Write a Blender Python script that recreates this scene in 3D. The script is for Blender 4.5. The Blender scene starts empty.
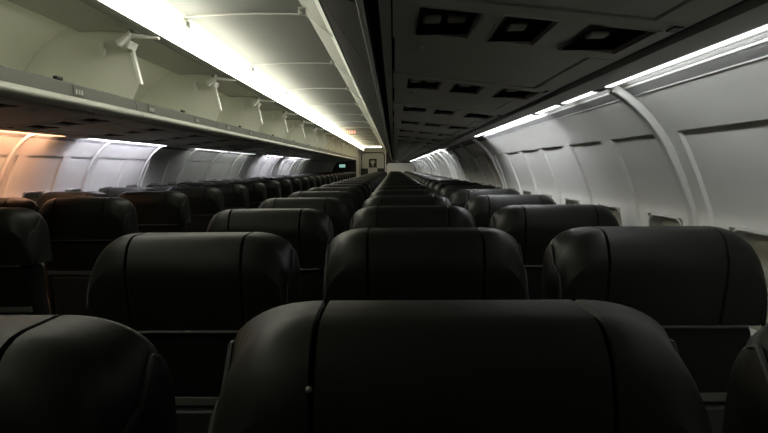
import bpy, math, random
from math import sin, cos, pi, radians, tan, sqrt
random.seed(7)
sc = bpy.context.scene
col = sc.collection
EYE = 1.25            # eye height above the cabin floor; (X, H) pairs below are measured from the eye

# ------------------------------------------------------------------ materials
def mat(name, c, rough=0.5, metal=0.0, spec=0.5, bump=0.0, bscale=60, mottle=0.0, mscale=6, emit=None, estr=0.0, kind='noise'):
    m = bpy.data.materials.new(name); m.use_nodes = True
    nt = m.node_tree; N = nt.nodes; L = nt.links
    b = N['Principled BSDF']
    b.inputs['Base Color'].default_value = (*c, 1)
    b.inputs['Roughness'].default_value = rough
    b.inputs['Metallic'].default_value = metal
    b.inputs['Specular IOR Level'].default_value = spec
    tc = N.new('ShaderNodeTexCoord')
    if mottle:
        n = N.new('ShaderNodeTexNoise'); n.inputs['Scale'].default_value = mscale; n.inputs['Detail'].default_value = 4
        L.new(tc.outputs['Object'], n.inputs['Vector'])
        r = N.new('ShaderNodeMapRange'); r.inputs['To Min'].default_value = 1 - mottle; r.inputs['To Max'].default_value = 1 + mottle
        L.new(n.outputs['Fac'], r.inputs['Value'])
        mx = N.new('ShaderNodeMix'); mx.data_type = 'RGBA'; mx.blend_type = 'MULTIPLY'
        mx.inputs[0].default_value = 1
        mx.inputs[6].default_value = (*c, 1)
        L.new(r.outputs['Result'], mx.inputs[7])
        L.new(mx.outputs[2], b.inputs['Base Color'])
    if bump:
        if kind == 'voronoi':
            n = N.new('ShaderNodeTexVoronoi'); n.inputs['Scale'].default_value = bscale; o = n.outputs['Distance']
        else:
            n = N.new('ShaderNodeTexNoise'); n.inputs['Scale'].default_value = bscale; n.inputs['Detail'].default_value = 5; o = n.outputs['Fac']
        L.new(tc.outputs['Object'], n.inputs['Vector'])
        bp = N.new('ShaderNodeBump'); bp.inputs['Strength'].default_value = bump; bp.inputs['Distance'].default_value = 0.01
        L.new(o, bp.inputs['Height']); L.new(bp.outputs['Normal'], b.inputs['Normal'])
    if emit:
        b.inputs['Emission Color'].default_value = (*emit, 1); b.inputs['Emission Strength'].default_value = estr
    return m

M = {}
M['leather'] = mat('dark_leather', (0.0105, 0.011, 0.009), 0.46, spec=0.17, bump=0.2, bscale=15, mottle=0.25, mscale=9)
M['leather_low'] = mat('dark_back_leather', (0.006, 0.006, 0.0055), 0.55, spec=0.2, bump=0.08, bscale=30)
M['piping'] = mat('seam_piping', (0.028, 0.028, 0.025), 0.5, spec=0.4)
M['tray'] = mat('tray_plastic', (0.022, 0.022, 0.02), 0.5)
M['strip'] = mat('grey_seat_strip', (0.07, 0.068, 0.06), 0.5)
M['arm'] = mat('armrest_plastic', (0.03, 0.03, 0.028), 0.5)
M['seatmetal'] = mat('seat_metal', (0.25, 0.25, 0.25), 0.45, metal=0.8)
M['stud'] = mat('pale_stud', (0.16, 0.155, 0.14), 0.35)
M['carpet'] = mat('dark_carpet', (0.025, 0.025, 0.028), 0.95, bump=0.5, bscale=300)
M['wall'] = mat('sidewall_plastic', (0.74, 0.74, 0.71), 0.42, spec=0.4, mottle=0.05, mscale=4)
M['rib'] = mat('rib_plastic', (0.66, 0.66, 0.64), 0.4)
M['shade'] = mat('cream_window_shade', (0.42, 0.41, 0.34), 0.5)
M['winframe'] = mat('window_surround', (0.30, 0.30, 0.28), 0.5)
M['ceil'] = mat('ceiling_plastic', (0.34, 0.35, 0.32), 0.55, mottle=0.06, mscale=3)
M['seam'] = mat('ceiling_seam_strip', (0.75, 0.75, 0.70), 0.4)
M['rail'] = mat('rail_plastic', (0.50, 0.51, 0.45), 0.5)
M['bead'] = mat('pale_bead', (0.85, 0.86, 0.78), 0.35)
M['psu'] = mat('service_panel_plastic', (0.64, 0.64, 0.58), 0.5, mottle=0.12, mscale=8)
M['psu_edge'] = mat('service_panel_rim', (0.62, 0.62, 0.57), 0.45)
M['recess'] = mat('black_recess', (0.006, 0.006, 0.006), 0.55, spec=0.2)
M['nozzle'] = mat('grey_nozzle', (0.55, 0.53, 0.44), 0.4)
M['bin_in'] = mat('bin_liner', (0.80, 0.81, 0.71), 0.6, mottle=0.06, mscale=5)
M['bin_lip'] = mat('bin_lip_grey', (0.15, 0.155, 0.135), 0.5)
M['bumper'] = mat('bin_bumper', (0.55, 0.56, 0.50), 0.4)
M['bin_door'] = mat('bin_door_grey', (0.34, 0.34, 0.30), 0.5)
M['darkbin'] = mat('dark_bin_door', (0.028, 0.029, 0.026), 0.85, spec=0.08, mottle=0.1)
M['bracket'] = mat('white_bracket', (0.85, 0.85, 0.80), 0.35)
M['latch'] = mat('black_latch', (0.02, 0.02, 0.02), 0.4)
M['fascia'] = mat('fascia_plastic', (0.55, 0.55, 0.53), 0.5)
M['gap'] = mat('black_gasket', (0.01, 0.01, 0.01), 0.6)
M['vent'] = mat('perforated_vent', (0.13, 0.13, 0.128), 0.5, bump=0.3, bscale=400)
M['grille'] = mat('vent_grille', (0.35, 0.35, 0.345), 0.45)
M['bulk'] = mat('bulkhead_panel', (0.50, 0.50, 0.45), 0.6, mottle=0.06)
M['bulk_pale'] = mat('pale_bulkhead', (0.80, 0.80, 0.75), 0.6)
M['bulk_dark'] = mat('dark_bulkhead', (0.025, 0.022, 0.02), 0.7)
M['square'] = mat('dark_square', (0.008, 0.008, 0.007), 0.5)
M['mark'] = mat('pale_mark', (0.42, 0.40, 0.33), 0.5)
M['pivot'] = mat('mark_grey', (0.50, 0.51, 0.47), 0.5)

LAMP_C = (1.0, 0.96, 0.78)
def lamp_mat(name, c, s): return mat(name, (0.8, 0.8, 0.8), 0.4, emit=c, estr=s)
M['cove_lamp'] = lamp_mat('cove_lamp_white', (1.0, 0.97, 0.83), 6.5)
M['cove_lamp_warm'] = lamp_mat('cove_lamp_yellow', (1.0, 0.86, 0.58), 6.5)
M['side_white'] = lamp_mat('side_lamp_white', (0.95, 0.97, 1.0), 46)
M['side_dim'] = lamp_mat('side_lamp_dim', (0.97, 1.0, 0.98), 21)
M['side_faint'] = lamp_mat('side_lamp_faint', (0.97, 1.0, 0.98), 12)
M['side_lilac'] = lamp_mat('side_lamp_lilac', (0.90, 0.88, 1.0), 75)
M['side_warm'] = lamp_mat('side_lamp_warm', (1.0, 0.50, 0.28), 130)
M['cove_lens'] = lamp_mat('cove_lens_white', (1.0, 0.98, 0.82), 10.5)
M['cove_lens_warm'] = lamp_mat('cove_lens_yellow', (1.0, 0.88, 0.62), 10)
M['lens_off'] = mat('unlit_lens', (0.4, 0.4, 0.38), 0.4)
M['sign_green'] = lamp_mat('green_sign_face', (0.45, 0.85, 0.70), 0.55)
M['sign_red'] = lamp_mat('red_sign_face', (1.0, 0.16, 0.10), 1.0)

# ------------------------------------------------------------------ mesh builder
class MB:
    def __init__(s): s.v = []; s.f = []
    def add(s, vs, fs):
        b = len(s.v); s.v += vs; s.f += [tuple(i + b for i in f) for f in fs]; return s
    def box(s, x0, x1, y0, y1, z0, z1):
        return s.add([(x0,y0,z0),(x1,y0,z0),(x1,y1,z0),(x0,y1,z0),(x0,y0,z1),(x1,y0,z1),(x1,y1,z1),(x0,y1,z1)],
                     [(0,3,2,1),(4,5,6,7),(0,1,5,4),(1,2,6,5),(2,3,7,6),(3,0,4,7)])
    def prism(s, poly, y0, y1):                 # (x, z) outline, extruded along y
        n = len(poly)
        a = sum(poly[i][0]*poly[(i+1)%n][1] - poly[(i+1)%n][0]*poly[i][1] for i in range(n))
        if a < 0: poly = poly[::-1]
        vs = [(x, y0, z) for x, z in poly] + [(x, y1, z) for x, z in poly]
        fs = [(i, (i+1) % n, n+(i+1) % n, n+i) for i in range(n)]
        fs = fs + [tuple(range(n))[::-1], tuple(range(n, 2*n))]
        fs = [f[::-1] for f in fs]
        return s.add(vs, fs)
    def ribbon(s, line, th, y0, y1):            # thick sheet following an open (x, z) line
        n = len(line); off = []
        for i in range(n):
            a = line[max(i-1, 0)]; b = line[min(i+1, n-1)]
            dx, dz = b[0]-a[0], b[1]-a[1]; l = math.hypot(dx, dz) or 1
            off.append((line[i][0] - dz/l*th, line[i][1] + dx/l*th))
        ring = list(line) + off[::-1]; m = len(ring)
        vs = [(x, y0, z) for x, z in ring] + [(x, y1, z) for x, z in ring]
        fs = [(i, (i+1) % m, m+(i+1) % m, m+i) for i in range(m)]
        for i in range(n-1):
            q = (i, i+1, m-2-i, m-1-i)
            fs.append(q[::-1]); fs.append(tuple(m+k for k in q))
        return s.add(vs, fs)
    def tube(s, pts, r, n=8):
        from mathutils import Vector
        P = [Vector(p) for p in pts]; rings = []; b = len(s.v)
        for i, p in enumerate(P):
            d = (P[min(i+1, len(P)-1)] - P[max(i-1, 0)]).normalized()
            u = d.cross(Vector((0, 0, 1)))
            if u.length < 1e-3: u = d.cross(Vector((1, 0, 0)))
            u.normalize(); w = d.cross(u)
            for k in range(n):
                a = 2*pi*k/n; q = p + u*(r*cos(a)) + w*(r*sin(a)); s.v.append(tuple(q))
        for i in range(len(P)-1):
            for k in range(n):
                s.f.append((b+i*n+k, b+i*n+(k+1) % n, b+(i+1)*n+(k+1) % n, b+(i+1)*n+k))
        s.f.append(tuple(b+k for k in range(n))[::-1]); s.f.append(tuple(b+(len(P)-1)*n+k for k in range(n)))
        return s
    def build(s, name, m, parent=None, bevel=0.0, smooth=True, angle=35):
        me = bpy.data.meshes.new(name); me.from_pydata(s.v, [], s.f); me.validate()
        import bmesh
        bm = bmesh.new(); bm.from_mesh(me); bmesh.ops.remove_doubles(bm, verts=bm.verts, dist=1e-6)
        bmesh.ops.recalc_face_normals(bm, faces=bm.faces); bm.to_mesh(me); bm.free()
        me.materials.append(M[m] if isinstance(m, str) else m)
        if smooth:
            me.polygons.foreach_set('use_smooth', [True]*len(me.polygons)); me.set_sharp_from_angle(angle=radians(angle))
        o = bpy.data.objects.new(name, me); col.objects.link(o)
        if parent is not None: o.parent = parent
        if bevel:
            bv = o.modifiers.new('bevel', 'BEVEL'); bv.width = bevel; bv.segments = 2; bv.limit_method = 'ANGLE'
        return o

def thing(name, label, cat, loc=(0, 0, 0), group=None):
    o = bpy.data.objects.new(name, None); col.objects.link(o); o.location = loc
    o.empty_display_size = 0.1
    return tag(o, label, cat, group)
def tag(o, label, cat, group=None):
    o['label'] = label; o['category'] = cat
    if group: o['group'] = group
    return o
def structure(o, label=None):
    o['kind'] = 'structure'
    if label: o['label'] = label
    return o
def dup(root, loc, label, group=None, rot=None, swap=None):
    def cp(o, parent):
        c = o.copy(); col.objects.link(c)
        if parent is not None: c.parent = parent
        if swap and o.name.split('.')[0] in swap:
            c.data = o.data.copy(); c.data.materials[0] = swap[o.name.split('.')[0]]
        for ch in [x for x in o.children]: cp(ch, c)
        return c
    r = cp(root, None); r.location = loc; r['label'] = label
    if group: r['group'] = group
    if rot is not None: r.rotation_euler = rot
    return r
ORD = ('first second third fourth fifth sixth seventh eighth ninth tenth eleventh twelfth thirteenth fourteenth fifteenth sixteenth '
       'seventeenth eighteenth nineteenth twentieth twenty-first twenty-second twenty-third twenty-fourth twenty-fifth twenty-sixth '
       'twenty-seventh twenty-eighth twenty-ninth thirtieth').split()
def W(x, h): return (x, h + EYE)
def WL(pts): return [W(x, h) for x, h in pts]
MIR = -1.50                                    # x -> MIR - x carries the right side over to the left side
def mir(pts): return [(MIR - x, h) for x, h in pts]
Y0, YE = -1.0, 22.6                            # rear and front ends of the cabin

# ------------------------------------------------------------------ the shell
fl = MB(); fl.box(-2.42, 0.98, Y0, YE + 3, -0.06, 0.0)
structure(fl.build('floor', 'carpet'))

RCURVE = [(0.612, 0.262), (0.622, 0.236), (0.638, 0.213), (0.662, 0.192), (0.712, 0.148), (0.752, 0.096), (0.780, 0.040), (0.810, -0.030),
          (0.846, -0.130), (0.868, -0.30), (0.878, -0.50), (0.872, -0.75), (0.850, -1.0), (0.820, -1.25)]
def resample(line, hs):
    out = []
    for h in hs:
        for (xa, ha), (xb, hb) in zip(line[:-1], line[1:]):
            if hb <= h <= ha:
                t = (ha - h)/(ha - hb) if ha != hb else 0
                out.append((xa + t*(xb - xa), h)); break
    return out
P0, PITCH = 1.69, 0.485
def sidewall(name, side):
    hs = [0.262, 0.249, 0.236, 0.224, 0.213, 0.202, 0.192, 0.17, 0.148, 0.128, 0.109, 0.091, 0.087, 0.06, 0.04, 0.015, -0.01, -0.03, -0.06, -0.095,
          -0.125, -0.140, -0.150, -0.160, -0.170, -0.24, -0.30, -0.36, -0.42, -0.432, -0.47, -0.482, -0.52, -0.62, -0.75, -0.88, -1.0, -1.12, -1.25]
    pts = resample(RCURVE, hs)
    # outward normals
    nrm = []
    for i in range(len(pts)):
        a = pts[max(i-1, 0)]; b = pts[min(i+1, len(pts)-1)]
        dx, dh = b[0]-a[0], b[1]-a[1]; l = math.hypot(dx, dh)
        nrm.append((-dh/l, dx/l))
    ys = []; lev = []
    k = -5
    while True:
        a = P0 + k*PITCH; b = a + 0.39
        if a > YE - 0.2: break
        for y, l in ((a, 0), (a+0.006, 1), (a+0.075, 1), (a+0.082, 2), (a+0.308, 2), (a+0.315, 1), (b-0.006, 1), (b, 0)):
            ys.append(y); lev.append(l)
        k += 1
    ys = [Y0] + ys + [YE + 3]; lev = [0] + lev + [0]
    wt = -0.165 if side > 0 else -0.145
    def off(l, h):
        d = 0.0
        if l >= 1 and -0.475 < h < 0.089: d = 0.009
        if l >= 2 and -0.425 < h < wt: d = 0.055
        return d
    vs = []; fs = []; n = len(hs)
    for y, l in zip(ys, lev):
        for (x, h), (nx, nh) in zip(pts, nrm):
            d = off(l, h); X = x + nx*d; H = h + nh*d
            if side < 0: X = MIR - X
            vs.append((X, y, H + EYE))
    m = len(ys)
    for j in range(m-1):
        for i in range(n-1):
            f = (j*n+i, j*n+i+1, (j+1)*n+i+1, (j+1)*n+i)
            fs.append(f)
    # outer skin gives the panel its thickness
    base = len(vs)
    for y in (Y0, YE + 3):
        for (x, h), (nx, nh) in zip(pts, nrm):
            X = x + nx*0.10; H = h + nh*0.10
            if side < 0: X = MIR - X
            vs.append((X, y, H + EYE))
    for i in range(n-1): fs.append((base+i, base+n+i, base+n+i+1, base+i+1))
    o = MB().add(vs, fs)
    me = o.build(name, 'wall', angle=28)
    return structure(me)
sidewall('wall_right', 1); sidewall('wall_left', -1)

# upper fuselage crown that closes the cabin over the bins
crown = [(1.0, 0.2), (0.72, 0.62), (0.35, 0.92), (-0.2, 1.06), (-0.73, 1.09), (-1.26, 1.06), (-1.81, 0.92), (-2.18, 0.62), (-2.46, 0.2)]
structure(MB().ribbon(WL(crown), 0.03, Y0, YE + 3).build('trim_1', 'bulk_dark'))

# ceiling over the aisle, gently arched
ceil_line = [(-1.085, 0.797), (-1.0, 0.803), (-0.85, 0.808), (-0.70, 0.809), (-0.55, 0.806), (-0.452, 0.80)]
structure(MB().ribbon(WL(ceil_line[::-1]), -0.02, Y0, YE).build('ceiling', 'ceil', angle=60))
SEAM0, SEAMP = 3.147, 1.46
n_trim = 2
k = -2
while SEAM0 + k*SEAMP < YE:
    y = SEAM0 + k*SEAMP
    m = MB().ribbon([W(x, h - 0.007) for x, h in ceil_line[::-1]], -0.008, y - 0.006, y + 0.006)
    structure(m.build('trim_%d' % n_trim, 'seam', angle=60)); n_trim += 1
    k += 1
# cove trough that holds the ceiling lamps, over the left bins
trough = [(-1.148, 0.68), (-1.168, 0.70), (-1.162, 0.76), (-1.13, 0.788), (-1.08, 0.797)]
structure(MB().ribbon(WL(trough), 0.012, Y0, YE).build('trim_%d' % n_trim, 'bumper', angle=60)); n_trim += 1
head = [(-1.152, 0.672), (-1.18, 0.715), (-1.30, 0.730), (-1.30, 0.70), (-1.262, 0.682), (-1.165, 0.668)]
structure(MB().prism(WL(head), Y0, YE).build('trim_%d' % n_trim, 'bin_lip')); n_trim += 1
# slanted rail on the right of the ceiling with its pale bead
structure(MB().ribbon(WL([(-0.452, 0.802), (-0.302, 0.682)]), 0.012, Y0, YE).build('trim_%d' % n_trim, 'rail')); n_trim += 1
structure(MB().prism(WL([(-0.330, 0.700), (-0.294, 0.660), (-0.284, 0.664), (-0.30, 0.702)]), Y0, YE).build('trim_%d' % n_trim, 'bead')); n_trim += 1

# flat fascia strips between service panels and sidewalls, grille beads, gaskets
def both(fn):
    fn(1); fn(-1)
def sx(x, s): return x if s > 0 else MIR - x
def fascia(s):
    global n_trim
    f = [(0.497, 0.214), (0.569, 0.212), (0.569, 0.2145), (0.584, 0.2145), (0.584, 0.262), (0.497, 0.262)]
    f = [(sx(x, s), h) for x, h in f]
    structure(MB().prism(WL(f), Y0, YE).build('trim_%d' % n_trim, 'fascia')); n_trim += 1
    lp = [(sx(x, s), h) for x, h in ((0.5842, 0.2076), (0.5872, 0.2076), (0.5872, 0.2128), (0.5842, 0.2143))]  # thin lip added to keep side lamp light off the seats
    structure(MB().prism(WL(lp), Y0, YE).build('trim_%d' % n_trim, 'fascia')); n_trim += 1
    g = [(0.470, 0.232), (0.497, 0.229), (0.497, 0.262), (0.470, 0.262)]
    g = [(sx(x, s), h) for x, h in g]
    structure(MB().prism(WL(g), Y0, YE).build('trim_%d' % n_trim, 'gap')); n_trim += 1
    for ln in ([(0.610, 0.262), (0.620, 0.236), (0.6355, 0.2145)], [(0.6405, 0.2095), (0.660, 0.1925)]):
        structure(MB().ribbon(WL([(sx(x, s), h) for x, h in ln]), 0.002 if s > 0 else -0.002, Y0, YE).build('trim_%d' % n_trim, 'vent')); n_trim += 1
    for (x, h) in ((0.6395, 0.2125), (0.6632, 0.1921)):
        structure(MB().tube([(sx(x, s), Y0, h + EYE), (sx(x, s), YE, h + EYE)], 0.0032, 6).build('trim_%d' % n_trim, 'grille')); n_trim += 1
both(fascia)

# ribs: cover strips over every second panel joint
RIB = [(0.600, 0.203), (0.614, 0.197), (0.640, 0.180), (0.668, 0.157), (0.698, 0.127), (0.728, 0.090), (0.756, 0.045), (0.778, 0.0), (0.80, -0.05), (0.832, -0.13), (0.856, -0.30), (0.866, -0.5), (0.86, -0.75)]
def rib(y, s):
    global n_trim
    line = [(sx(x, s), h) for x, h in RIB]
    m = MB().ribbon(WL(line), 0.022 if s > 0 else -0.018, y - (0.017 if s > 0 else 0.011), y + (0.017 if s > 0 else 0.011))
    structure(m.build('trim_%d' % n_trim, 'rib', bevel=0.004, angle=50)); n_trim += 1
y = 1.672
i = 0
while y < YE:
    if i not in (1, 2): rib(y, 1)
    y += 2*PITCH; i += 1
y = 1.50
while y < YE:
    rib(y, -1); y += 2*PITCH

# windows, each with a frame and a pulled shade
n_win = 0
def window(yc, s):
    global n_win
    n_win += 1
    def pt(h, d):
        a = resample(RCURVE, [h])[0]; b = resample(RCURVE, [h - 0.02])[0]
        dx, dh = b[0]-a[0], b[1]-a[1]; l = math.hypot(dx, dh)
        X = a[0] - dh/l*d; return (sx(X, s), h + dx/l*d)
    dh = -0.020 if s > 0 else 0.0
    line = [pt(h, 0.052) for h in (-0.162 + dh, -0.22, -0.28, -0.34, -0.40, -0.424)]
    r = MB().ribbon(WL(line), -0.006 if s > 0 else 0.006, yc - 0.110, yc + 0.110)
    o = structure(r.build('window_%d' % n_win, 'shade'))
    # rounded frame around the opening
    loop = []
    for q in range(4):
        cy, ch = [(1, 1), (-1, 1), (-1, -1), (1, -1)][q]
        for t in range(5):
            a = pi/2*q + pi/2*t/4
            yy = yc + cy*0.075 + 0.04*cos(a); hh = -0.286 + dh/2 + ch*(0.103 + dh/2) + 0.04*sin(a)
            X, H = pt(hh, 0.012); loop.append((X, yy, H + EYE))
    loop.append(loop[0])
    MB().tube(loop, 0.006, 6).build('frame', 'winframe', o)
k = -2
while P0 + k*PITCH < YE - 0.6:
    yc = P0 + k*PITCH + 0.195
    if yc > 1.0: window(yc, 1)
    if yc > 2.0: window(yc, -1)
    k += 1

# front bulkheads
structure(MB().box(-1.43, -0.285, YE, YE + 0.05, 0, EYE + 0.80).build('wall_front', 'bulk'))
structure(MB().box(-2.42, -1.43, YE, YE + 0.05, 0, EYE + 0.80).build('wall_front_left', 'bulk_dark'))
# pale partition ahead of the right block, with rounded upper corner
poly = [(-0.27, -1.25), (0.80, -1.25), (0.80, 0.165), (-0.15, 0.165)]
poly += [(-0.15 + 0.12*cos(a), 0.045 + 0.12*sin(a)) for a in [pi/2 + pi/2*t/6 for t in range(1, 7)]]
structure(MB().prism(WL(poly), YE - 0.05, YE).build('wall_front_right', 'bulk_pale'))
structure(MB().box(-0.285, 1.0, YE, YE + 0.05, 0, EYE + 0.80).build('wall_front_recess', 'bulk_dark'))
structure(MB().box(-2.42, 1.0, Y0 - 0.05, Y0, 0, EYE + 1.05).build('wall_rear', 'bulk_dark'))
# arch moulding and white post on the bulkhead
arch = [(-1.22, -0.6), (-1.22, 0.45)] + [(-1.10 + 0.12*cos(a), 0.45 + 0.12*sin(a)) for a in [pi - pi/2*t/5 for t in range(1, 6)]]
arch += [(-0.47 + 0.12*cos(a), 0.45 + 0.12*sin(a)) for a in [pi/2 - pi/2*t/5 for t in range(0, 6)]] + [(-0.35, -0.6)]
structure(MB().tube([(x, YE - 0.01, h + EYE) for x, h in arch], 0.018, 6).build('trim_%d' % n_trim, 'square')); n_trim += 1
structure(MB().box(-1.43, -1.33, YE - 0.03, YE, 0, EYE + 0.78).build('trim_%d' % n_trim, 'bulk_pale')); n_trim += 1
structure(MB().box(-0.325, -0.29, YE - 0.03, YE, 0, EYE + 0.66).build('trim_%d' % n_trim, 'bulk_pale')); n_trim += 1

# emblem square and the two dark squares under it
em = thing('emblem_panel', 'dark square panel with pale mark on the front bulkhead', 'sign', (-0.795, YE - 0.02, EYE + 0.165))
MB().box(-0.15, 0.15, 0, 0.02, -0.165, 0.165).build('square', 'square', em)
mk = MB()
mk.add([(-0.09, -0.006, 0.10), (0.09, -0.006, 0.10), (0.07, -0.006, 0.0), (0.028, -0.006, -0.03), (0.028, -0.006, -0.12), (-0.028, -0.006, -0.12), (-0.028, -0.006, -0.03), (-0.07, -0.006, 0.0),
        (-0.09, 0, 0.10), (0.09, 0, 0.10), (0.07, 0, 0.0), (0.028, 0, -0.03), (0.028, 0, -0.12), (-0.028, 0, -0.12), (-0.028, 0, -0.03), (-0.07, 0, 0.0)],
       [(0, 1, 2, 3, 4, 5, 6, 7)[::-1], tuple(range(8, 16))] + [(i, (i+1) % 8, 8+(i+1) % 8, 8+i) for i in range(8)])
mk.build('mark', 'mark', em, smooth=False)
s1 = MB().box(-1.26, -0.98, YE - 0.02, YE, EYE - 0.31, EYE - 0.03).build('dark_panel', 'square')
tag(s1, 'dark square on the front bulkhead, lower left of the pale emblem mark', 'panel', 'dark squares on the bulkhead')
s2 = MB().box(-0.62, -0.37, YE - 0.02, YE, EYE - 0.21, EYE - 0.03).build('dark_panel', 'square')
tag(s2, 'dark square on the front bulkhead, lower right of the pale emblem mark', 'panel', 'dark squares on the bulkhead')

# ------------------------------------------------------------------ seats
XS = 0.127
EDGE = {}
def back_solid(w, half, top, bottom, hcorner, r, seam=True, yc=0.0):
    """leather cushion: columns across the width, each a section that runs up the rear, over the top and down the front"""
    cols = []
    for t in range(0, 9):
        x = -XS + 2*XS*t/8; cols.append((x, 0.0))
    e = 0.0035
    right = []
    for t in range(1, 15):
        a = pi/2*t/14; right.append((XS + (w - XS)*sin(a), a))
    flat = [c for c in cols if abs(abs(c[0]) - XS) > 1e-6]
    pos = sorted([x for x, _ in flat] + [-XS - e, -XS, -XS + e, XS - e, XS, XS + e] + [x for x, a in right if x > XS + 2*e] + [-x for x, a in right if x > XS + 2*e])
    vs = []; n = None
    EDGE.clear()
    xw = XS + (w - XS)*sin(pi/2*10/14)
    for x in pos:
        u = min(1.0, max(0.0, (abs(x) - XS)/(w - XS)))
        c = max(0.0, 1 - u**2.4)**0.417
        z1 = top - hcorner*(1 - c)
        d = half*(0.86 + 0.14*c)
        g = 0.0
        if seam and abs(abs(x) - XS) < 1e-6: g = 0.006
        if seam and abs(abs(x) - xw) < 1e-4: g = 0.005
        d -= g; z1 -= g
        rr = min(r, d*0.98); rf = min(rr, 0.026); z1f = z1 + (top - z1)*0.52 - 0.5*g
        sec = []
        zb = bottom
        nz = 7
        for i in range(nz):
            z = zb + (z1 - rr - zb)*i/(nz - 1)
            puff = 0.008*sin(pi*min(1, max(0, (z - zb)/(top - zb))))*c
            sec.append((-d - puff, z))
        for i in range(1, 7):
            a = pi/2*i/6; sec.append((-d + rr*(1 - cos(a)), z1 - rr + rr*sin(a)))
        for i in range(0, 7):
            a = pi/2*i/6; sec.append((d - rf*(1 - sin(a)), z1f - rf + rf*cos(a)))
        for i in range(1, 4):
            sec.append((d, z1f - rf + (zb - z1f + rf)*i/3))
        n = len(sec)
        if abs(abs(x) - xw) < 1e-4: EDGE[1 if x > 0 else -1] = [(x + (0.001 if x > 0 else -0.001), yc + yv + (1.12 - z)*LEAN, z) for yv, z in sec]
        for yv, z in sec:
            vs.append((x, yc + yv + (1.12 - z)*LEAN, z))
    m = len(pos); fs = []
    for j in range(m-1):
        for i in range(n):
            i2 = (i+1) % n
            fs.append((j*n+i, (j+1)*n+i, (j+1)*n+i2, j*n+i2))
    fs.append(tuple(range(n))); fs.append(tuple((m-1)*n + i for i in range(n))[::-1])
    return MB().add(vs, fs)
LEAN = tan(radians(8))
def ly(z): return (1.12 - z)*LEAN

def make_seat():
    t = thing('airline_seat', '', 'seat', (0, 0, 0))
    head = back_solid(0.234, 0.074, 1.108, 0.894, 0.17, 0.066, True, 0.076).build('headrest', 'leather', t, angle=30)
    for s in (-1, 1): MB().tube(EDGE[s][1:-3], 0.0032, 6).build('piping', 'gap', head)
    z = 0.892
    MB().tube([(x, 0.004 + ly(z), z) for x in (-0.19, -0.1, 0.0, 0.1, 0.19)], 0.005, 6).build('piping', 'piping', head)
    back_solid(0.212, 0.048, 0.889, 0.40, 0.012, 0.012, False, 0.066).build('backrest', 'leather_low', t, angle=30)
    # tray table folded on the back, with the pale strip over it
    tr = MB()
    a, b = 0.46, 0.70
    tr.add([(-0.18, -0.006 + ly(a), a), (0.18, -0.006 + ly(a), a), (0.18, 0.018 + ly(a), a), (-0.18, 0.018 + ly(a), a),
            (-0.18, -0.006 + ly(b), b), (0.18, -0.006 + ly(b), b), (0.18, 0.018 + ly(b), b), (-0.18, 0.018 + ly(b), b)],
           [(0,3,2,1),(4,5,6,7),(0,1,5,4),(1,2,6,5),(2,3,7,6),(3,0,4,7)])
    tr.build('tray_table', 'tray', t, bevel=0.006)
    MB().box(-0.205, 0.205, 0.008 + ly(0.72), 0.020 + ly(0.72), 0.708, 0.730).build('back_strip', 'strip', t, bevel=0.003)
    # seat pocket
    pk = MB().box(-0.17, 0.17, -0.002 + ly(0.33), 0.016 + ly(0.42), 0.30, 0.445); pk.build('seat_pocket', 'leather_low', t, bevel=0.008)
    # cushion with rolled front edge
    cs = [(0.175, 0.33), (0.60, 0.325), (0.635, 0.345), (0.65, 0.385), (0.640, 0.425), (0.605, 0.452), (0.40, 0.455), (0.175, 0.44)]
    n = len(cs); vs = [(-0.22, y, z) for y, z in cs] + [(0.22, y, z) for y, z in cs]
    MB().add(vs, [tuple(range(n))[::-1], tuple(range(n, 2*n))] + [(i, (i+1) % n, n+(i+1) % n, n+i) for i in range(n)]).build('seat_cushion', 'leather', t, bevel=0.012)
    MB().box(-0.20, 0.20, 0.20, 0.60, 0.285, 0.325).build('seat_frame', 'seatmetal', t)
    for s in (-1, 1):
        for yy in (0.24, 0.55):
            MB().tube([(s*0.17, yy + (0.05 if yy > 0.4 else -0.03), 0.0), (s*0.17, yy, 0.29)], 0.014, 8).build('leg', 'seatmetal', t)
    am = MB()
    A = [(0.17, 0.585), (0.19, 0.63), (0.50, 0.632), (0.535, 0.615), (0.53, 0.59), (0.30, 0.57), (0.26, 0.33), (0.20, 0.33)]
    n = len(A)
    am.add([(-0.269, y, z) for y, z in A] + [(-0.240, y, z) for y, z in A],
           [tuple(range(n))[::-1], tuple(range(n, 2*n))] + [(i, (i+1) % n, n+(i+1) % n, n+i) for i in range(n)])
    am.build('armrest', 'arm', t, bevel=0.006)
    return t

seat = make_seat()
first = [True]
def put(x, y, label, group, lean=0.0, dz=0.0):
    loc = (x, y, dz)
    if first[0]:
        first[0] = False
        seat.location = loc; seat['label'] = label; seat['group'] = group; o = seat
    else:
        o = dup(seat, loc, label, group)
    return o
ROWS = [0.468, 1.26] + [2.07 + 0.8*k for k in range(0, 25)]
COLS = [('L', -0.463), ('M', 0.069), ('R', 0.592)]
NAMEC = {'L': 'aisle column right of the aisle', 'M': 'middle column under the dark bins', 'R': 'window column along the right wall'}
GR = {'L': 'aisle seats right of the aisle', 'M': 'middle seats of the right block', 'R': 'window seats along the right wall',
      'C': 'aisle seats left of the aisle', 'B': 'window seats along the left wall'}
near_lab = {('L', 0): 'cropped black leather seat in the lower left corner, nearest beside the aisle',
            ('M', 0): 'largest black leather seat with a pale stud on its seam, nearest the camera',
            ('R', 0): 'black leather seat mostly cut off at the lower right corner'}
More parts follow.
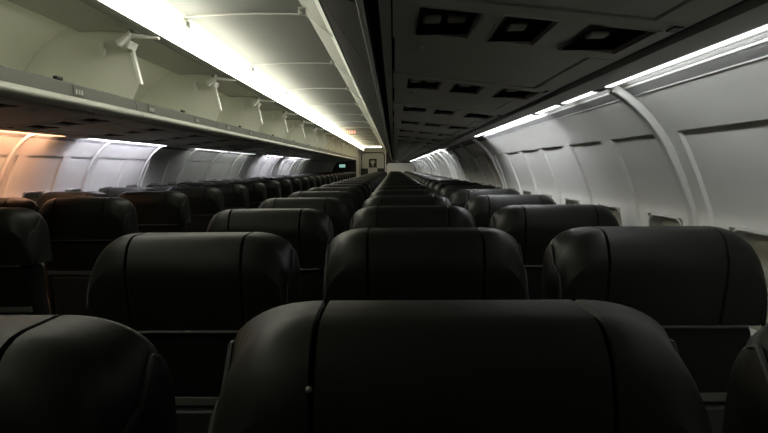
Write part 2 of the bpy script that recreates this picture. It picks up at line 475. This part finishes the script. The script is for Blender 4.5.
for r, y in enumerate(ROWS):
    for c, x in COLS:
        lab = near_lab.get((c, r)) or 'black leather seat in the %s, %s from the nearest' % (NAMEC[c], ORD[r])
        o = put(x - (0.012 if r == 0 and c != 'R' else 0), y, lab, GR[c], dz=(-0.008 if c == 'L' else 0.006 if (c == 'M' and r == 0) else 0.0))
        if r == 0 and c == 'M':
            h = [ch for ch in o.children if ch.name.startswith('headrest')][0]
            st = MB()
            for i in range(5):
                pass
            ring = []
            import mathutils
            from math import sin as _s
            # small domed stud
            vs = []; fs = []
            for i in range(4):
                a = pi/2*i/4
                for k2 in range(10):
                    b = 2*pi*k2/10; vs.append((0.003*cos(a)*cos(b), -0.003*sin(a)*0.9, 0.003*cos(a)*sin(b)))
            vs.append((0, -0.0028, 0))
            for i in range(3):
                for k2 in range(10): fs.append((i*10+k2, i*10+(k2+1) % 10, (i+1)*10+(k2+1) % 10, (i+1)*10+k2))
            for k2 in range(10): fs.append((30+k2, 30+(k2+1) % 10, 40))
            fs.append(tuple(range(10)))
            stud_mesh = MB().add(vs, fs)
            STUD_SEAT = o
# left of the aisle
LROWS = [2.13 + 0.8*k for k in range(0, 25)]
for r, y in enumerate(LROWS):
    o = put(-1.590, y + random.uniform(-.01, .01), 'black leather seat in aisle column left of the aisle, %s from the nearest' % ORD[r] if r else
            'black leather aisle seat across the aisle, nearest one cut by the left edge', GR['C'])
    if r >= 1:
        put(-2.100, y, 'black leather seat in window column by the left wall, %s from the nearest' % ORD[r-1], GR['B'])
# the stud belongs only to the nearest middle seat (added after its copies were made)
so = stud_mesh.build('stud', 'stud', STUD_SEAT); so.location = (-0.128, -0.004 + ly(1.062), 1.062); so['label'] = 'small pale stud on the seam'

# ------------------------------------------------------------------ service panels under the bins
def plate(x0, x1, y0, y1, holes, hfun, th):
    xs = sorted({x0, x1} | {h[0] for h in holes} | {h[1] for h in holes}); ys = sorted({y0, y1} | {h[2] for h in holes} | {h[3] for h in holes})
    m = MB()
    for a, b in zip(xs[:-1], xs[1:]):
        for c, d in zip(ys[:-1], ys[1:]):
            cx, cy = (a+b)/2, (c+d)/2
            if any(h[0] < cx < h[1] and h[2] < cy < h[3] for h in holes): continue
            m.add([(a,c,hfun(a)),(b,c,hfun(b)),(b,d,hfun(b)),(a,d,hfun(a)),(a,c,hfun(a)+th),(b,c,hfun(b)+th),(b,d,hfun(b)+th),(a,d,hfun(a)+th)],
                  [(0,3,2,1),(4,5,6,7),(0,1,5,4),(1,2,6,5),(2,3,7,6),(3,0,4,7)])
    return m
def uh(x): return 0.270 - 0.114*x         # underside height at x (right side)
def make_service(s):
    t = thing('service_panel', '', 'panel', (0, 0, 0))
    S = (lambda x: x) if s > 0 else (lambda x: MIR - x)
    hf = (lambda x: uh(x) + EYE) if s > 0 else (lambda x: uh(MIR - x) + EYE)
    def PL(x0, x1, y0, y1, holes, th, dz=0.0):
        a, b = sorted((S(x0), S(x1)))
        hs = [tuple(sorted((S(h[0]), S(h[1])))) + (h[2], h[3]) for h in holes]
        return plate(a, b, y0, y1, hs, (lambda x: hf(x) + dz), th)
    holes = [(0.048, 0.147, -0.10, 0.095), (0.188, 0.275, -0.10, 0.095), (0.330, 0.436, -0.10, 0.095)]
    PL(0.0, 0.465, -0.155, 0.155, holes, 0.012).build('panel', 'psu', t, smooth=False)
    PL(0.004, 0.405, 0.160, 0.630, [], 0.012, 0.002).build('mask_door', 'psu', t, smooth=False, bevel=0.003)
    PL(0.409, 0.465, 0.158, 0.632, [], 0.012).build('edge_strip', 'psu', t, smooth=False)
    # small raised blocks and thumb catch on the door
    m = MB(); 
    a, b = sorted((S(0.06), S(0.068))); m.box(a, b, 0.21, 0.25, hf(S(0.06)) - 0.006, hf(S(0.06)))
    m.build('door_catch', 'psu_edge', t)
    a, b = sorted((S(0.445), S(0.46)))
    MB().box(a, b, -0.20+0.06, -0.17+0.06, hf(S(0.452)) - 0.003, hf(S(0.452)) + 0.004).build('thumb_latch', 'latch', t)
    for q, h in enumerate(holes):
        a, b = sorted((S(h[0]), S(h[1]))); c, d = h[2], h[3]
        zt = max(hf(a), hf(b)) + 0.018
        tr = MB()
        tr.box(a, b, c, d, zt, zt + 0.004)
        for (xa, xb, ya, yb) in ((a - 0.003, a, c, d), (b, b + 0.003, c, d), (a, b, c - 0.003, c), (a, b, d, d + 0.003)):
            tr.box(xa, xb, ya, yb, min(hf(a), hf(b)) + 0.008, zt + 0.004)
        rc = tr.build('recess', 'recess', t, smooth=False)
        rim = MB(); w = 0.005; zz = lambda x: hf(x) - 0.002
        for (xa, xb, ya, yb) in ((a - w, a, c - w, d + w), (b, b + w, c - w, d + w), (a, b, c - w, c)):
            rim.add([(xa,ya,zz(xa)),(xb,ya,zz(xb)),(xb,yb,zz(xb)),(xa,yb,zz(xa)),(xa,ya,zz(xa)+.004),(xb,ya,zz(xb)+.004),(xb,yb,zz(xb)+.004),(xa,yb,zz(xa)+.004)],
                    [(0,3,2,1),(4,5,6,7),(0,1,5,4),(1,2,6,5),(2,3,7,6),(3,0,4,7)])
        rim.build('rim', 'psu_edge', rc, smooth=False)
        mid = (a+b)/2
        spots = [(mid - (b-a)*0.24, 0.017), (mid + (b-a)*0.24, 0.017)] if q == 0 else [(mid, 0.018)]
        for (px, hw) in spots:
            MB().box(px - hw, px + hw, 0.018, 0.056, zt - 0.010, zt).build('reading_lamp', 'nozzle', rc, bevel=0.004)
    return t
for s, words, grp in ((1, 'above the right seats', 'service panels under the right bins'), (-1, 'above the left seats', 'service panels under the left bins')):
    sp = make_service(s)
    yy = [1.10 + 0.79*k for k in range(-1, 27)] if s > 0 else [2.34 + 0.79*k for k in range(0, 25)]
    for k, y in enumerate(yy):
        lab = 'grey service panel with three black recesses %s, %s from the nearest' % (words, ORD[k])
        if k == 0: sp.location = (0, y, 0); sp['label'] = lab; sp['group'] = grp
        else: dup(sp, (0, y, 0), lab, grp)

# ------------------------------------------------------------------ closed dark bins on the right
BL = 1.46
def make_closed_bin():
    t = thing('overhead_bin', '', 'overhead bin')
    a, b = 0.004, BL - 0.004
    # body: underside panel carrier, back and top; door face is separate
    body = WL([(-0.022, 0.318), (0.60, 0.318), (0.66, 0.33), (0.66, 0.40), (0.55, 0.60), (0.30, 0.80), (-0.20, 0.83), (-0.29, 0.72), (-0.07, 0.318)])
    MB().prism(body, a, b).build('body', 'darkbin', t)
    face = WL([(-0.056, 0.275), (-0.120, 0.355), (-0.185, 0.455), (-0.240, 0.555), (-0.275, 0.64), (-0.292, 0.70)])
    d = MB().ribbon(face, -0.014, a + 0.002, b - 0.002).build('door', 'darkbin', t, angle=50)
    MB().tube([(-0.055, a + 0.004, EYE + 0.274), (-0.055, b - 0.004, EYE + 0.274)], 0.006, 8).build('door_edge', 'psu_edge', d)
    # underside handle channel: dark slot between door edge and service panels
    MB().prism(WL([(-0.046, 0.292), (-0.024, 0.289), (-0.024, 0.300), (-0.046, 0.303)]), a, b).build('slot', 'recess', t)
    MB().prism(WL([(-0.024, 0.276), (-0.003, 0.2725), (-0.003, 0.288), (-0.024, 0.288)]), a, b).build('inner_rail', 'psu', t)
    c = MB().box(-0.075, -0.058, BL/2 - 0.05, BL/2 + 0.05, EYE + 0.290, EYE + 0.296); c.build('handle', 'latch', t)
    return t
cb = make_closed_bin()
for k in range(-1, 15):
    y = 1.74 - 1.46 + 1.46*k
    if y + BL > YE + 0.05: break
    lab = 'closed dark overhead bin on the right of the aisle, %s from the nearest' % ORD[k+1]
    if k == -1: cb.location = (0, y, 0); cb['label'] = lab; cb['group'] = 'closed bins on the right'
    else: dup(cb, (0, y, 0), lab, 'closed bins on the right')
# clips and joint ticks on the slanted rail
def make_clip():
    t = thing('rail_clip', '', 'clip')
    MB().ribbon(WL([(-0.440, 0.785), (-0.306, 0.677)]), -0.008, -0.006, 0.006).build('joint_strip', 'bead', t)
    m = MB().box(-0.472, -0.440, -0.09, -0.06, EYE + 0.768, EYE + 0.797); m.build('hook', 'bumper', t, bevel=0.005)
    MB().box(-0.462, -0.45, -0.14, -0.09, EYE + 0.778, EYE + 0.786).build('pin', 'bracket', t)
    return t
cl = make_clip()
for k in range(0, 12):
    y = 3.10 + 1.46*k
    lab = 'pale joint clip on the slanted rail right of the ceiling, %s from the nearest' % ORD[k]
    if k == 0: cl.location = (0, y, 0); cl['label'] = lab; cl['group'] = 'joint clips along the ceiling rail'
    else: dup(cl, (0, y, 0), lab, 'joint clips along the ceiling rail')

# ------------------------------------------------------------------ open bins on the left
def make_open_bin():
    t = thing('overhead_bin', '', 'overhead bin')
    a, b = 0.003, BL - 0.003
    inner = [(-1.405, 0.340), (-1.60, 0.335), (-1.95, 0.335), (-2.02, 0.36), (-2.03, 0.42), (-1.99, 0.52), (-1.90, 0.635), (-1.78, 0.735), (-1.64, 0.80), (-1.45, 0.815), (-1.30, 0.805), (-1.24, 0.745)]
    MB().ribbon(WL(inner), 0.012, a, b).build('shell', 'bin_in', t, angle=60)
    lip = [(-1.400, 0.376), (-1.388, 0.372), (-1.384, 0.318), (-1.388, 0.312), (-1.410, 0.310), (-1.415, 0.372)]
    MB().prism(WL(lip), a, b).build('lip', 'bin_lip', t, bevel=0.002)
    bump = [(-1.388, 0.318), (-1.366, 0.310), (-1.352, 0.297), (-1.350, 0.284), (-1.360, 0.270), (-1.385, 0.264), (-1.43, 0.272), (-1.43, 0.325), (-1.40, 0.325)]
    MB().prism(WL(bump), a, b).build('bumper', 'bumper', t, angle=60)
    MB().prism(WL([(-1.43, 0.318), (-2.06, 0.318), (-2.06, 0.330), (-1.43, 0.330)]), a, b).build('underside', 'bin_lip', t)
    # partition at the far end, its front edge set back to the lip then out to the strut
    pa = [(-1.412, 0.345), (-1.355, 0.455), (-1.398, 0.664), (-1.42, 0.74), (-1.46, 0.80), (-1.64, 0.795), (-1.78, 0.73), (-1.90, 0.63), (-1.985, 0.52), (-2.02, 0.42), (-2.01, 0.36), (-1.95, 0.342)]
    pt = MB().prism(WL(pa), b - 0.012, b - 0.001).build('partition', 'bin_in', t)
    MB().prism(WL([(-1.340, 0.452), (-1.358, 0.448), (-1.402, 0.66), (-1.386, 0.668)]), b - 0.030, b + 0.001).build('edge_strip', 'bracket', pt, bevel=0.002)
    # raised door, tilted in under the bin top
    dr = [(-1.296, 0.700), (-1.35, 0.716), (-1.45, 0.728), (-1.56, 0.731), (-1.655, 0.727)]
    d = MB().ribbon(WL(dr), -0.014, a + 0.02, b - 0.035).build('door', 'bin_door', t, angle=60)
    MB().box(-1.66, -1.64, BL/2 - 0.06, BL/2 + 0.06, EYE + 0.735, EYE + 0.752).build('handle', 'latch', d)
    # hinge bracket: Y shaped arms at the partition head
    br = MB()
    def arm(p, q, w, y0, y1):
        dx, dh = q[0]-p[0], q[1]-p[1]; l = math.hypot(dx, dh); nx, nh = -dh/l*w, dx/l*w
        br.prism(WL([(p[0]+nx, p[1]+nh), (q[0]+nx*0.5, q[1]+nh*0.5), (q[0]-nx*0.5, q[1]-nh*0.5), (p[0]-nx, p[1]-nh)]), y0, y1)
    arm((-1.405, 0.640), (-1.335, 0.690), 0.017, b - 0.16, b - 0.115)
    arm((-1.350, 0.685), (-1.195, 0.668), 0.011, b - 0.15, b - 0.12)
    arm((-1.345, 0.680), (-1.335, 0.735), 0.012, b - 0.15, b - 0.12)
    arm((-1.372, 0.628), (-1.350, 0.660), 0.010, b - 0.12, b - 0.03)
    br.build('hinge', 'bracket', t, bevel=0.002)
    st = MB().box(-1.535, -1.512, b - 0.075, b - 0.045, EYE + 0.610, EYE + 0.665).box(-1.520, -1.505, b - 0.07, b - 0.05, EYE + 0.60, EYE + 0.635)
    st.build('strut_mount', 'bracket', t, bevel=0.002)
    lt = MB().box(-1.402, -1.384, BL/2 - 0.025, BL/2 + 0.025, EYE + 0.374, EYE + 0.388); lt.build('latch', 'latch', t, bevel=0.003)
    return t
ob = make_open_bin()
plac = None
open_bins = []
for k in range(-1, 15):
    y = 1.74 - 1.46 + 1.46*k
    if y + BL > YE + 0.05: break
    lab = 'open empty overhead bin on the left of the aisle, %s from the nearest' % ORD[k] if k >= 0 else 'open overhead bin on the left, beside the camera outside the picture edge'
    if k == -1: o = ob; ob.location = (0, y, 0); ob['label'] = lab; ob['group'] = 'open bins on the left'
    else: o = dup(ob, (0, y, 0), lab, 'open bins on the left')
    open_bins.append((y, o))
# row placards on the lips: a small plate with three pale marks
def make_placard():
    p = MB().box(-1.3845, -1.381, -0.045, 0.045, EYE + 0.325, EYE + 0.365).build('row_placard', 'bin_lip')
    for i in range(3):
        MB().box(-1.3815, -1.3795, -0.030 + i*0.023, -0.016 + i*0.023, EYE + 0.330, EYE + 0.350).build('mark', 'pivot', p)
    tag(p, '', 'sign'); return p
pl = make_placard()
for k in range(0, 24):
    y = 2.61 + 0.785*k
    lab = 'small row placard on the left bin lip, %s from the nearest' % ORD[k]
    if k == 0: pl.location = (0, y, 0); pl['label'] = lab; pl['group'] = 'row placards along the bin lip'
    else: dup(pl, (0, y, 0), lab, 'row placards along the bin lip')

# ------------------------------------------------------------------ lamps
def make_cove():
    t = thing('ceiling_light', '', 'light')
    MB().tube([(-1.100, 0.006, EYE + 0.728), (-1.100, BL - 0.006, EYE + 0.728)], 0.020, 12).build('tube', 'cove_lamp', t)
    MB().prism(WL([(-1.148, 0.676), (-1.146, 0.660), (-1.132, 0.650), (-1.100, 0.652), (-1.100, 0.658), (-1.130, 0.660)]), 0.004, BL - 0.004).build('lens', 'cove_lens', t)
    m = MB()
    for ya in (0.004, BL - 0.03): m.box(-1.112, -1.088, ya, ya + 0.026, EYE + 0.746, EYE + 0.785)
    m.build('end_cap', 'bumper', t, bevel=0.004)
    return t
cv = make_cove()
for k in range(-1, 15):
    y = 1.74 - 1.46 + 1.46*k
    if y + BL > YE + 0.05: break
    lab = '%s cove lamp tube beside the ceiling, %s from the nearest' % ('yellowish' if k >= 8 else 'white', ORD[k]) if k >= 0 else 'white cove lamp tube overhead, just outside the upper picture edge'
    if k == -1: cv.location = (0, y, 0); cv['label'] = lab; cv['group'] = 'cove lamps along the ceiling'
    else: dup(cv, (0, y, 0), lab, 'cove lamps along the ceiling', swap={'tube': M['cove_lamp_warm'], 'lens': M['cove_lens_warm']} if k >= 8 else None)

LENS = {}
for nm, c, k in (('side_white', (0.95, 0.97, 1.0), 10), ('side_dim', (0.97, 1.0, 0.98), 2.6), ('side_faint', (0.97, 1.0, 0.98), 5), ('side_lilac', (0.92, 0.9, 1.0), 18), ('side_warm', (1.0, 0.52, 0.26), 3.5)):
    LENS[nm] = nm + '_lens'; M[nm + '_lens'] = lamp_mat(nm + '_lens', c, k)
g = thing('ceiling_light', 'short bright lamp strip across the far end of the aisle ceiling', 'light', (-0.76, YE - 0.20, EYE + 0.755))
MB().box(-0.33, 0.30, 0.0, 0.05, 0.0, 0.05).build('housing', 'bumper', g)
MB().box(-0.32, 0.29, -0.006, 0.0, 0.004, 0.042).build('lens', 'cove_lens', g)
def side_lamp(y0, y1, s, m, label):
    t = thing('sidewall_light', label, 'light', (0, y0, 0), 'lamps along the right wall' if s > 0 else 'lamps along the left wall')
    L = y1 - y0
    p = [(0.570, 0.2105), (0.584, 0.2105), (0.584, 0.2135), (0.570, 0.2135)]
    p = [(sx(x, s), h) for x, h in p]
    MB().prism(WL(p), 0.02, L - 0.02).build('lens', LENS.get(m, 'lens_off'), t)
    MB().tube([(sx(0.5950, s), 0.02, EYE + 0.2240), (sx(0.5950, s), L - 0.02, EYE + 0.2240)], 0.0088, 10).build('tube', m, t)
    q = [(sx(x, s), h) for x, h in ((0.5695, 0.2095), (0.5841, 0.2095), (0.5841, 0.2145), (0.588, 0.2145), (0.604, 0.216), (0.604, 0.234), (0.5845, 0.234), (0.5845, 0.214), (0.5695, 0.214))]
    mb = MB().prism(WL(q), 0.0, 0.02).prism(WL(q), L - 0.02, L); mb.build('end_cap', 'fascia', t)
SEG_R = [(0.1, 1.64, 'side_dim', 'white'), (1.70, 2.05, 'side_faint', 'faint'), (2.07, 2.42, 'side_faint', 'faint'), (2.45, 4.2, 'side_white', 'bright white'), (4.25, 5.7, 'lens_off', 'unlit'), (5.75, 7.2, 'lens_off', 'unlit'),
         (7.25, 8.7, 'side_white', 'bright white'), (8.75, 10.2, 'side_dim', 'white'), (10.25, 11.7, 'side_white', 'bright white'), (11.75, 13.2, 'side_dim', 'white'),
         (13.25, 14.7, 'side_white', 'bright white'), (14.75, 16.2, 'side_dim', 'white'), (16.25, 17.7, 'side_white', 'bright white'), (17.75, 19.2, 'lens_off', 'unlit'), (19.25, 20.7, 'side_white', 'bright white')]
for i, (a, b, m, w) in enumerate(SEG_R):
    side_lamp(a, b, 1, m, '%s strip lamp above the right wall panels, %s from the nearest' % (w, ORD[i]))
SEG_L = [(2.9, 3.74, 'side_warm', 'warm orange'), (4.0, 5.4, 'side_lilac', 'cool white'), (5.5, 6.1, 'lens_off', 'unlit'), (6.15, 7.4, 'side_faint', 'faint'), (7.45, 8.9, 'side_dim', 'white'),
         (8.95, 9.6, 'lens_off', 'unlit'), (9.65, 11.1, 'side_lilac', 'cool white'), (11.15, 11.7, 'lens_off', 'unlit'), (11.75, 13.2, 'side_lilac', 'cool white'), (13.25, 14.7, 'side_dim', 'white'), (14.75, 16.2, 'lens_off', 'unlit')]
for i, (a, b, m, w) in enumerate(SEG_L):
    side_lamp(a, b, -1, m, '%s strip lamp above the left wall panels, %s from the nearest' % (w, ORD[i]))

gl = thing('added_fill_light', 'fill light added for the pale partition, under the far right bins', 'light', (0.2, 21.55, EYE + 0.197))  # added fill that brightens the pale partition; no lamp known here
MB().box(-0.12, 0.12, 0.0, 0.05, 0.0, 0.035).build('housing', 'fascia', gl)
MB().box(-0.11, 0.11, 0.05, 0.056, 0.004, 0.030).build('lens', 'side_white', gl)
# lit signs
g = thing('exit_sign', 'small green lit sign hanging under the far left bins', 'sign', (-1.735, 20.0, EYE))
MB().box(-0.12, 0.12, 0.0, 0.05, -0.01, 0.13).build('housing', 'bulk_dark', g, bevel=0.006)
MB().box(-0.10, 0.10, -0.006, 0.0, 0.012, 0.112).build('lit_face', 'sign_green', g)
MB().box(-0.02, 0.02, 0.01, 0.04, 0.13, 0.238).build('hanger', 'bulk_dark', g)
g = thing('exit_sign', 'small red lit sign under the aisle ceiling', 'sign', (-0.90, 12.6, EYE))
MB().box(-0.12, 0.12, 0.0, 0.05, 0.70, 0.80).build('housing', 'rail', g, bevel=0.006)
m = MB()
for i in range(4): m.box(-0.095 + i*0.052, -0.060 + i*0.052, -0.004, 0.0, 0.72, 0.782)
m.build('lit_marks', 'sign_red', g)

# ------------------------------------------------------------------ camera, world, view
w = bpy.data.worlds.new('world'); sc.world = w; w.use_nodes = True
w.node_tree.nodes['Background'].inputs[0].default_value = (0.02, 0.02, 0.02, 1)
w.node_tree.nodes['Background'].inputs[1].default_value = 0.1
cam = bpy.data.cameras.new('camera'); co = bpy.data.objects.new('camera', cam); col.objects.link(co)
cam.sensor_width = 36; cam.lens = 36*590/768; cam.clip_start = 0.02
co.location = (0, 0, EYE)
from mathutils import Euler, Matrix
co.rotation_euler = (Euler((radians(90 - 4.75), 0, radians(0.97))).to_matrix() @ Matrix.Rotation(radians(-0.45), 3, 'Z')).to_euler()
sc.camera = co
sc.view_settings.view_transform = 'Standard'; sc.view_settings.look = 'None'; sc.view_settings.gamma = 1; sc.view_settings.use_curve_mapping = False
sc.view_settings.exposure = 0.0
sc.cycles.use_denoising = True
sc.cycles.max_bounces = 8; sc.cycles.diffuse_bounces = 5
sc.cycles.sample_clamp_indirect = 4
